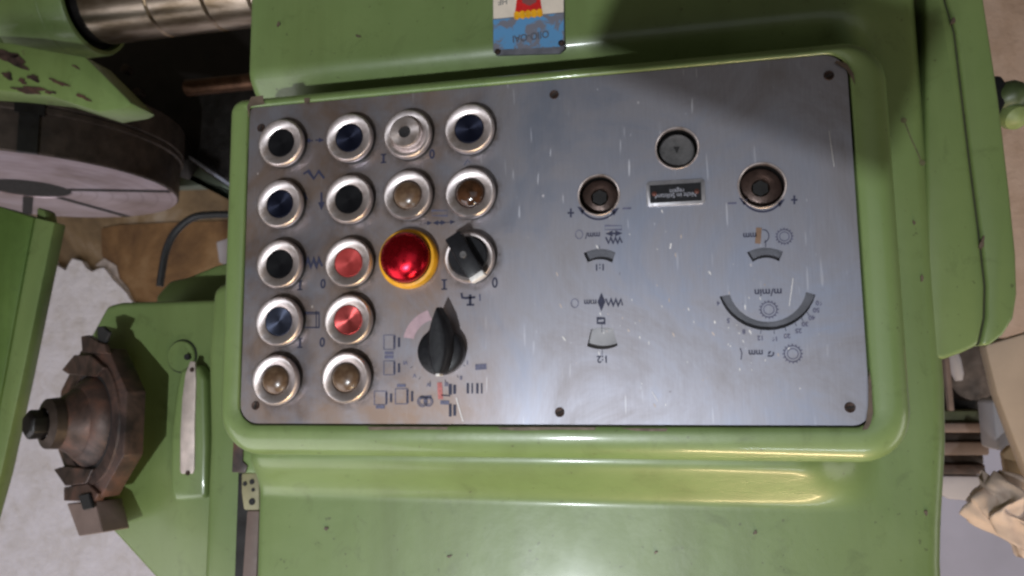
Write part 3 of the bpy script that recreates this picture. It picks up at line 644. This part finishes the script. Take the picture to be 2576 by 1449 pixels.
# scratches gouged in the plate
M_gouge = simple('bright_scratch', (0.66, 0.64, 0.63, 1), 0.55, 0.3, 0.1, 300)
for pts, wd in (([(1148, 1000), (1156, 1030), (1165, 1060)], .0007), ([(2085, 330), (2098, 420)], .0003), ([(1995, 700), (1985, 770)], .0005), ([(1688, 612), (1686, 626)], .0011), ([(1640, 985), (1655, 1010)], .0004)):
    line('scratch', pts, wd, M_gouge)
for i in range(70):
    x = random.triangular(1330, 2160, 1560); y = random.triangular(520, 1060, 800)
    r = random.uniform(.0002, .0006); c = q(x, y); g = random.uniform(-.1, .55); e = random.uniform(1.2, 4.0)
    pts = [(c[0] + r * (math.cos(t) * math.cos(g) - e * math.sin(t) * math.sin(g)) * random.uniform(.7, 1.2), c[1] + r * (math.cos(t) * math.sin(g) + e * math.sin(t) * math.cos(g)) * random.uniform(.7, 1.2)) for t in [k * 1.047 for k in range(6)]]
    sym('fleck', poly(pts, .0002 + i * 1e-6), M_gouge if i % 3 else M_bare)

# worn edges where the plate meets the frame
M_worn = simple('bared_brown_metal', srgb(92, 78, 66), 0.55, 0.3, 0.35, 150, 0.2)
def chip(pts): mk('paint_chip', poly([(p.x, p.y) for p in P(pts, .0014)], .0016), M_worn, HB, smooth=False)
chip([(632, 244), (662, 240), (664, 256), (668, 262), (630, 268), (626, 300), (622, 268)]); chip([(925, 1074), (1010, 1073), (1128, 1074), (1124, 1081), (1040, 1080), (930, 1082)])
chip([(1252, 1075), (1330, 1074), (1500, 1075), (1496, 1082), (1400, 1081), (1300, 1083), (1260, 1081)]); chip([(1560, 1077), (1680, 1078), (1676, 1085), (1600, 1084)])
chip([(2186, 930), (2192, 960), (2194, 1000), (2196, 1040), (2190, 1066), (2182, 1080), (2168, 1082), (2178, 1062), (2184, 1020), (2184, 960)])
chip([(765, 247), (780, 246), (779, 256), (772, 262), (766, 258)]); chip([(2104, 152), (2130, 160), (2146, 184), (2152, 215), (2144, 200), (2128, 174), (2100, 158)])
# ================================================================== left background
# hob arbor with spacer collars
wc = -0.45; hc = at(480, -12, wc); R = abs(hc.y - at(480, 78, wc).y) * 0.98
AR = thing('steel_arbor', (at(205, 0, wc).x, hc.y, wc), 'horizontal steel arbor with spacer collars leaving the green hub', 'arbor')
xs = [184, 352, 492, 606, 700]
us = [at(x, 0, wc + R).x for x in xs]
for i in range(4):
    a, b = us[i], us[i + 1]
    mk('spacer_collar', lathe((a, hc.y, wc), (1, 0, 0), [(R * .5, .0005), (R - .003, .0005), (R, .003), (R, b - a - .004), (R - .004, b - a - .0008), (R * .5, b - a - .0008)], 56), M_shaft, AR)
mk('shaft_core', lathe((us[0] - .02, hc.y, wc), (1, 0, 0), [(R * .93, 0), (R * .93, us[4] - us[0])], 40, True, True), M_oily, AR)
HU = thing('arbor_hub', (us[0] - .15, hc.y, wc), 'round green hub with a black bore holding the steel arbor', 'machine part')
RH = abs(hc.y - at(190, 138, wc).y) * 0.98
ue = at(146, 0, wc + RH).x
mk('hub_shell', lathe((ue, hc.y, wc), (-1, 0, 0), [(RH * .86, .012), (RH * .90, .0), (RH * .975, .001), (RH, .006), (RH, .040), (RH * .99, .041), (RH * .99, .043), (RH, .044), (RH, .13), (RH * 1.1, .14), (RH * 1.1, .4)], 64), M_green, HU)
mk('bore_ring', lathe((ue, hc.y, wc), (-1, 0, 0), [(R * .9, .020), (RH * .89, .016), (RH * .89, .03)], 64), M_hole, HU)
# green guard below the hub
mk_ = thing('table_guard', at(150, 220, -0.44), 'chipped green casting slanting down beneath the hub', 'machine part')
mk('guard_body', prism(P([(-120, 95), (30, 108), (130, 128), (214, 142), (331, 260), (312, 270), (247, 281), (122, 241), (0, 228), (-120, 222)], -0.335), 0.05, 0.003, 2), M_green_chip, mk_)
def blob(cx_, cy_, rx, ry, rot, seed, w_):
    r_ = random.Random(seed); ph = [r_.uniform(0, 6.3) for _ in range(4)]; out = []
    for i in range(22):
        g_ = 2 * math.pi * i / 22; k_ = 1 + .28 * math.sin(2 * g_ + ph[0]) + .22 * math.sin(3 * g_ + ph[1]) + .16 * math.sin(5 * g_ + ph[2]) + .1 * math.sin(9 * g_ + ph[3])
        a_, b_ = rx * k_ * math.cos(g_), ry * k_ * math.sin(g_); out.append(at(cx_ + a_ * math.cos(rot) - b_ * math.sin(rot), cy_ + a_ * math.sin(rot) + b_ * math.cos(rot), w_))
    return out
for i, (x, y, rx, ry, rot) in enumerate(((18, 190, 15, 7, .25), (84, 196, 12, 9, .2), (55, 204, 10, 6, .3), (148, 208, 20, 5, .35), (208, 244, 16, 5, .45), (72, 226, 40, 8, .14), (30, 150, 50, 10, .35), (10, 134, 30, 9, .2), (190, 168, 8, 3, .5), (125, 232, 12, 4, .2))):
    mk('rust_chip', prism(blob(x, y, rx, ry, rot, i, -0.3338), 0.002), M_rust, mk_, smooth=False)
# rotary table
tv = at(72, 474, -0.66).y; tc = Vector((at(72, 474, -0.66).x, tv, -0.66)); TR = 0.262
TB = thing('rotary_table', (tc.x, tc.y + 0.1, tc.z), 'round worn brown work table with bright turned face and slots', 'work table')
mk('table_rim', lathe(tc, (0, 1, 0), [(TR, 0.0), (TR + .003, .003), (TR + .004, .070), (TR + .008, .072), (TR + .008, .080), (TR + .005, .082), (TR + .009, .085), (TR + .010, .135), (TR - .05, .136)], 96), M_iron, TB, sharp=25)
mk('table_face', lathe(tc, (0, 1, 0), [(TR + .0005, .0006), (TR - .003, -.001), (0.074, -.001), (.070, .003), (.069, .03)], 96), M_table, TB, loc=tc)
mk('centre_bore', lathe(tc, (0, 1, 0), [(.0705, .0005), (.0002, .0005)], 48), M_hole, TB)
for px, py in ((418, 480), (388, 562), (60, 700)):
    d = atv(px, py, tv) - tc; d.y = 0; d.normalize()
    n_ = Vector((-d.z, 0, d.x)); a, b = tc + d * .072, tc + d * (TR - .001)
    o = Vector((0, -.0016, 0)); mk('table_slot', ([a + n_ * .009 + o, a - n_ * .009 + o, b - n_ * .009 + o, b + n_ * .009 + o], [(0, 1, 2, 3)]), M_hole, TB, smooth=False)  # flat dark strips; the groove's inner shade is put into their colour
d = Vector((CAM.x - tc.x, 0, CAM.z - tc.z)).normalized(); d = Vector((d.x - .03, 0, d.z)).normalized(); n_ = Vector((-d.z, 0, d.x)); up = Vector((0, 1, 0)); fr = tc + d * (TR + .004)
mk('slot_end', join(box(fr + up * .034, (.028, .068, .012), (n_, up, d)), box(fr + up * .078, (.042, .026, .014), (n_, up, d))), M_oily, TB, smooth=False)  # solid dark blocks; the hole's inner shade is put into their colour
# dark machine bed behind the arbor
BD = thing('machine_bed', at(450, 250, -0.8), 'dark oily iron machine bed in the shadow under the arbor', 'machine')
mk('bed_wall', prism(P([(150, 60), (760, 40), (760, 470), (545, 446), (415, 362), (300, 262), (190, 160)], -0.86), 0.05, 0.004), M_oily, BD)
mk('bed_edge', prism(P([(404, 352), (412, 350), (760, 580), (760, 592)], -0.84), 0.012, 0.001), simple('bright_steel_edge', srgb(190, 195, 215), 0.35, 0.6), BD)
mk('bed_skirt', prism(P([(360, 330), (420, 366), (760, 592), (760, 560), (520, 466), (420, 470), (330, 380)], -0.90), 0.04, 0.004), simple('grey_green_skirt', srgb(104, 116, 104), 0.5, 0.1), BD)
mk('bed_roller', lathe(at(470, 222, -0.72), (1, 0, 0), [(.004, 0), (.016, .002), (.016, .2), (.004, .2)], 24, True, True), simple('dark_bronze', (0.09, 0.045, 0.025, 1), 0.4, 0.8), BD)
for x, y in ((348, 235), (318, 175)):
    p = at(x, y, -0.80); mk('bolt', lathe(p, (0, 0, 1), [(.010, -.01), (.010, .006), (.007, .009), (.0005, .009)], 12), M_iron, BD)
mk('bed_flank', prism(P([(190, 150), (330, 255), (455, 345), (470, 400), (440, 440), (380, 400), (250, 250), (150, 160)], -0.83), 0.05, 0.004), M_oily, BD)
# slanting green arm
AM = thing('green_arm', at(40, 800, -0.32), 'slanting green metal arm in front of the peeling wall', 'machine part')
mk('arm_body', prism(P([(-120, 490), (0, 519), (84, 546), (45, 755), (8, 958), (-38, 1190), (-70, 1330), (-160, 1330)], -0.30), 0.028, 0.003), paint('shaded_green_enamel', srgb(70, 92, 40), srgb(92, 118, 60), chips=0.30), AM)  # front face darker: its shade is put into the enamel colour
mk('arm_edge', prism(P([(84, 546), (137, 559), (54, 958), (2, 1192), (-40, 1340), (-80, 1340), (-38, 1190), (8, 958), (45, 755)], -0.3035), 0.02, 0.002), M_green, AM)  # lit side of the arm drawn as a lighter strip of its own
mk('arm_tip', prism(P([(92, 520), (112, 528), (118, 560), (90, 556)], -0.315), 0.02, 0.003), M_green, AM)
# peeling wall
WL = thing('peeling_wall', at(300, 900, -1.5), 'peeling white wall with brown plaster showing below', 'wall')
mk('plaster', prism(P([(-700, -500), (2190, -500), (2190, 2000), (-700, 2000)], -1.50), 0.08), M_plaster, WL, smooth=False)
ww_ = [(-700, 640), (60, 610), (126, 634), (136, 663), (165, 681), (173, 664), (182, 651), (205, 657), (215, 673), (231, 684), (248, 676), (261, 674), (274, 690), (284, 704), (298, 717), (308, 727), (317, 737), (326, 752), (336, 763), (420, 790), (1000, 800), (2190, 790), (2190, 2000), (-700, 2000)]
mk('whitewash', prism(P(ww_, -1.478), 0.022), M_whitewash, WL, smooth=False)
mk('ochre_patch', prism(P([(255, 575), (300, 566), (420, 560), (600, 555), (620, 800), (340, 800), (338, 765), (312, 722), (296, 700), (270, 672), (256, 640)], -1.494), 0.006), M_brownpatch, WL, smooth=False)
mk('grey_skim', prism(P([(240, 668), (262, 650), (292, 668), (300, 700), (322, 725), (330, 748), (318, 738), (298, 716), (284, 703), (262, 673)], -1.491), 0.008), simple('grey_skim_coat', srgb(176, 164, 158), 0.8), WL, smooth=False)
mk('pale_patch', prism(P([(545, 610), (600, 590), (600, 680), (552, 660)], -1.491), 0.006), M_greybox, WL, smooth=False)
HS = mk('black_hose', tube([at(402, 720, -.62), at(408, 680, -.62), at(418, 630, -.62), at(440, 585, -.62), at(482, 549, -.62), at(530, 540, -.62), at(600, 540, -.62)], 0.0065), M_cable, None, loc=at(402, 720, -.62))
tag(HS, 'black rubber hose bent in an arch behind the panel', 'hose')
# green tailstock casting
TS = thing('tailstock_casting', at(420, 1400, -0.35), 'green casting carrying the octagonal spindle flange', 'machine part')
mk('casting_body', prism(P([(266, 768), (300, 760), (420, 757), (560, 752), (640, 750), (640, 1540), (470, 1540), (385, 1452), (292, 1350), (225, 1280), (222, 850)], -0.28), 0.16, 0.007, 3), M_green, TS)
mk('casting_shoulder', prism(P([(390, 745), (425, 706), (470, 697), (540, 668), (640, 640), (640, 780), (390, 775)], -0.40), 0.1, 0.006, 3), M_green, TS)
mk('casting_column', prism(P([(530, 720), (640, 680), (640, 1560), (500, 1560), (512, 1300), (520, 1100), (516, 900)], -0.20), 0.09, 0.012, 4), M_green, TS)
bc = at(458, 896, -0.279)
mk('round_boss', lathe(bc, (0, 0, 1), [(.0185, -.004), (.0185, .002), (.0172, .0035), (.0002, .0035)], 36), M_green, TS)
mk('boss_groove', lathe(bc, (0, 0, 1), [(.0200, .0002), (.0186, .0006)], 36), M_hole, TS)
for x, y in ((470, 898), (484, 928)):
    mk('bolt_hole', lathe(at(x, y, -.2715), (0, 0, 1), [(.0036, -.004), (.0036, .0006), (.0002, .0005)], 14), M_hole, TS)
mk('rib', prism(P([(450, 930), (495, 915), (515, 950), (520, 1120), (518, 1255), (436, 1262), (426, 1235), (426, 1090), (440, 980)], -0.262), 0.02, 0.006, 3), M_green_frame, TS)
mk('wear_strip', prism(P([(478, 908), (490, 910), (492, 960), (489, 1060), (488, 1180), (484, 1192), (456, 1192), (452, 1184), (453, 1090), (458, 1000), (466, 940)], -0.2600), 0.004, 0.001), M_bare, TS)
for x, y in ((483, 930), (472, 1190)):
    mk('strip_screw', lathe(at(x, y, -.2596), (0, 0, 1), [(.0030, 0), (.0026, .0006), (.0002, .0004)], 14), M_screw, TS)
SP = thing('spindle_nose', at(245, 1045, -0.25), 'rusty brown octagonal spindle flange with cone and dark nut', 'spindle')
ax_ = Vector((-0.42, 0.0, 0.907)).normalized(); sc0 = at(262, 1058, -0.262)
mk('octagonal_flange', bevel(lathe(sc0, ax_, [(.0915, -.006), (.0915, .016)], 8, True, True, start=math.radians(22.5)), .002, 2), M_rust, SP)
mk('flange_ring', lathe(sc0 + ax_ * .016, ax_, [(.074, 0), (.073, .002), (.058, .0022), (.057, -.001)], 56), M_rust, SP)
mk('groove_ring', lathe(sc0 + ax_ * .016, ax_, [(.0575, .0006), (.050, .0006)], 48), M_hole, SP)
mk('cone', lathe(sc0 + ax_ * .016, ax_, [(.053, -.001), (.052, .004), (.041, .016), (.039, .0165), (.030, .031), (.028, .036), (.024, .038)], 48), M_rust, SP)
mk('spindle_neck', lathe(sc0 + ax_ * .052, ax_, [(.029, 0), (.028, .010), (.018, .014)], 40), M_iron, SP)
mk('draw_nut', bevel(lathe(sc0 + ax_ * .064, ax_, [(.0165, 0), (.0165, .016), (.012, .019)], 6, True, True), .0012, 2), M_oily, SP)
def onface(px, py, h):
    c = Vector((px - 1288, -(py - 724.5), -1843.2)); d_ = Vector((D1.dot(c), D2.dot(c), D3.dot(c))); o_ = sc0 + ax_ * h
    return CAM + d_ * ((o_ - CAM).dot(ax_) / d_.dot(ax_))
def facepiece(name, pts, h, th, mat): mk(name, prism([onface(x, y, h) for x, y in pts], ax_ * -th, .001, 1), mat, SP)
facepiece('drive_slot', [(243, 822), (258, 820), (275, 836), (264, 864), (246, 862)], .0175, .004, M_hole)
facepiece('jaw_wedge', [(203, 846), (221, 843), (246, 860), (264, 866), (268, 890), (206, 886)], .0205, .006, M_rust)
facepiece('jaw_wedge', [(154, 931), (185, 893), (226, 893), (262, 925), (240, 948), (172, 942)], .0215, .006, M_rust)
facepiece('jaw_wedge', [(134, 1181), (160, 1173), (232, 1180), (216, 1216), (163, 1223)], .0215, .006, M_rust)
facepiece('jaw_wedge', [(160, 1226), (220, 1216), (246, 1242), (238, 1262), (160, 1260)], .0200, .010, M_rust)
facepiece('clamp_block', [(168, 1267), (240, 1262), (258, 1340), (198, 1349)], .018, .03, M_greywood)
facepiece('drive_slot', [(196, 1246), (222, 1240), (232, 1278), (208, 1284)], .0235, .004, M_hole)
mk('yellow_tab', prism([at(x, y, -.20) for x, y in ((96, 1052), (134, 1050), (130, 1078), (108, 1084), (88, 1072))], .004, .001), M_brass, SP)
# ================================================================== right background
LK = thing('lever_knob', at(2530, 260, -0.16), 'black bracket with a green rounded knob behind the side cover', 'knob')
mk('bracket', prism(P([(2490, 190), (2520, 188), (2532, 205), (2534, 255), (2522, 275), (2508, 318), (2490, 318)], -0.15), 0.05, 0.003), M_black, LK)
kp = at(2535, 245, -0.16); mk('knob_cap', lathe(kp, (0.75, 0.1, 0.65), [(.013, -.02), (.0135, .0), (.012, .008), (.008, .013), (.004, .015), (.0002, .0155)], 36), simple('dark_green_enamel_knob', srgb(62, 74, 44), 0.45), LK)
kp = at(2548, 292, -0.16); mk('knob_ball', lathe(kp, (0.2, -0.6, 0.75), [(.006, -.011), (.0100, -.006), (.0112, .0), (.0098, .006), (.005, .0102), (.0002, .0112)], 32), simple('pale_green_enamel', srgb(128, 142, 88), 0.5), LK)
RW = thing('rear_wall', at(2600, 500, -1.3), 'pinkish beige rear wall turning blue grey beside the machine', 'wall')
mk('beige_field', prism(P([(2200, -400), (4300, -400), (4300, 1010), (2200, 1010)], -1.30), 0.06), M_pinkwall, RW, smooth=False)
mk('blue_grey_field', prism(P([(2200, 1012), (4300, 1012), (4300, 1900), (2200, 1900)], -1.30), 0.06), M_bluegrey, RW, smooth=False)
RK = thing('storage_rack', at(2430, 1190, -0.7), 'dark rack with horizontal bars in the gap beside the machine', 'rack')
mk('rack_back', prism(P([(2300, 850), (2540, 850), (2515, 1050), (2300, 1050)], -0.70), 0.03, 0.002), M_hole, RK)
for x0, x1, y0, y1, w_, m in ((2300, 2495, 1033, 1063, -.645, M_dullgreen), (2300, 2492, 1064, 1089, -.63, M_greywood), (2300, 2488, 1089, 1113, -.64, M_iron), (2300, 2490, 1112, 1146, -.63, M_greywood), (2300, 2476, 1145, 1170, -.645, M_iron), (2300, 2480, 1168, 1194, -.635, M_rust)):
    mk('bar', prism(P([(x0, y0), (x1, y0), (x1, y1), (x0, y1)], w_), 0.06, 0.003), m, RK)
mk('rack_post', prism(P([(2376, 900), (2390, 898), (2402, 1034), (2388, 1034)], -0.63), 0.012, 0.002), M_greywood, RK)
mk('pale_tube', lathe(at(2402, 905, -.66), (0.1, -1, 0), [(.006, -.01), (.008, 0), (.008, .02), (.005, .03)], 20, True, True), M_greybox, RK)
mk('dark_wheel', lathe(at(2440, 925, -.69), (0.3, -.2, .9), [(.045, -.015), (.05, 0), (.045, .015), (.02, .017)], 32, True, True), M_iron, RK)
GB_ = mk('pale_box', prism(P([(2320, 1196), (2478, 1198), (2474, 1252), (2455, 1262), (2385, 1256), (2358, 1238), (2320, 1236)], -0.66), 0.08, 0.004), M_greybox, None, loc=at(2400, 1230, -.66))
tag(GB_, 'pale grey rounded box under the dark bars', 'box')
BO = mk('beige_board', prism(P([(2478, 868), (2640, 820), (2640, 1300), (2582, 1185), (2545, 1090), (2508, 990)], -0.40), 0.02, 0.003), M_beige, None, loc=at(2540, 950, -.4))
tag(BO, 'beige board leaning diagonally at the photo edge', 'board')
PB = mk('wall_switch_box', prism(P([(2496, 1010), (2515, 1000), (2552, 1100), (2548, 1140), (2508, 1132)], -0.55), 0.05, 0.004), M_greybox, None, loc=at(2520, 1080, -.55))
tag(PB, 'grey box partly hidden by the leaning beige board', 'box')
TP = mk('tan_strip', prism(P([(2524, 1140), (2545, 1120), (2640, 1180), (2640, 1420), (2575, 1400), (2545, 1290), (2535, 1210)], -0.50), 0.012, 0.002), simple('tan_cardboard', srgb(168, 140, 108), 0.7, 0, 0.2, 25, 0.2), None, loc=at(2560, 1260, -.5))
tag(TP, 'tan cardboard strip under the pale rag', 'cardboard')
def rag():
    vs = []; fs = []; n, m = 72, 48; c0, c1 = at(2490, 1200, -.46), at(2568, 1385, -.46)
    rr = random.Random(3); ph = [rr.uniform(0, 6) for _ in range(8)]
    for j in range(m):
        t = j / (m - 1); c = c0.lerp(c1, t) + Vector((.010 * math.sin(t * 9), 0, 0)); r = (.030 - .012 * t) * math.sqrt(max(.02, math.sin(math.pi * min(.97, t * .93 + .035))))
        for i in range(n):
            g = 2 * math.pi * i / n; k = 1 + .20 * math.sin(3 * g + ph[0] + 5 * t) + .14 * math.sin(5 * g + ph[1] - 9 * t) + .08 * math.sin(8 * g + 14 * t) + .05 * math.sin(13 * g - 21 * t + ph[3]) + .035 * math.sin(21 * g + 30 * t + ph[4])
            vs.append(c + Vector((math.cos(g) * r * k * 1.15, .008 * math.sin(4 * g + ph[2]), math.sin(g) * r * k)) + Vector((.004 * math.sin(17 * t + 2 * g), 0, 0)))
    for j in range(m - 1):
        for i in range(n): fs.append((j * n + i, j * n + (i + 1) % n, (j + 1) * n + (i + 1) % n, (j + 1) * n + i))
    fs += [tuple(range(n)), tuple(range((m - 1) * n, m * n))]; return vs, fs
RG = mk('rag', rag(), M_cloth, None, loc=at(2500, 1250, -.46), sharp=80); tag(RG, 'crumpled pale pink rag hanging at the photo edge', 'rag')
# ------------------------------------------------------------------ the phone that took the picture stands between lamp and panel
g = math.radians(-26); ax2 = Vector((math.cos(g), math.sin(g), 0)); ay2 = Vector((-math.sin(g), math.cos(g), 0))
PH = mk('smartphone', box((0.052, -0.156, 0.5175), (0.160, 0.076, 0.009), (ax2, ay2, Vector((0, 0, 1))), .003, 2), M_black, None, loc=(0.052, -0.156, 0.5175))
tag(PH, 'black smartphone held before the panel, seen only by its shadow', 'phone')

# small chips and spots in the housing paint
for i, (x, y, rx, ry, rot, w_) in enumerate(((2471, 612, 5, 16, .1, -.0578), (2398, 52, 4, 10, .3, -.0578), (1900, 1340, 5, 4, 0, -.0560), (2330, 1290, 4, 6, .2, -.0560), (1130, 1400, 5, 3, 0, -.0560), (820, 1330, 4, 5, 0, -.0560), (2320, 700, 4, 7, .2, -.0560), (900, 90, 5, 3, .4, -.0560), (700, 60, 4, 5, 0, -.0560), (2300, 560, 3, 5, 0, -.0560), (1650, 1390, 4, 3, 0, -.0560))):
    mk('paint_spot', prism(blob(x, y, rx, ry, rot, 40 + i, w_), 0.002), M_worn, HB, smooth=False)
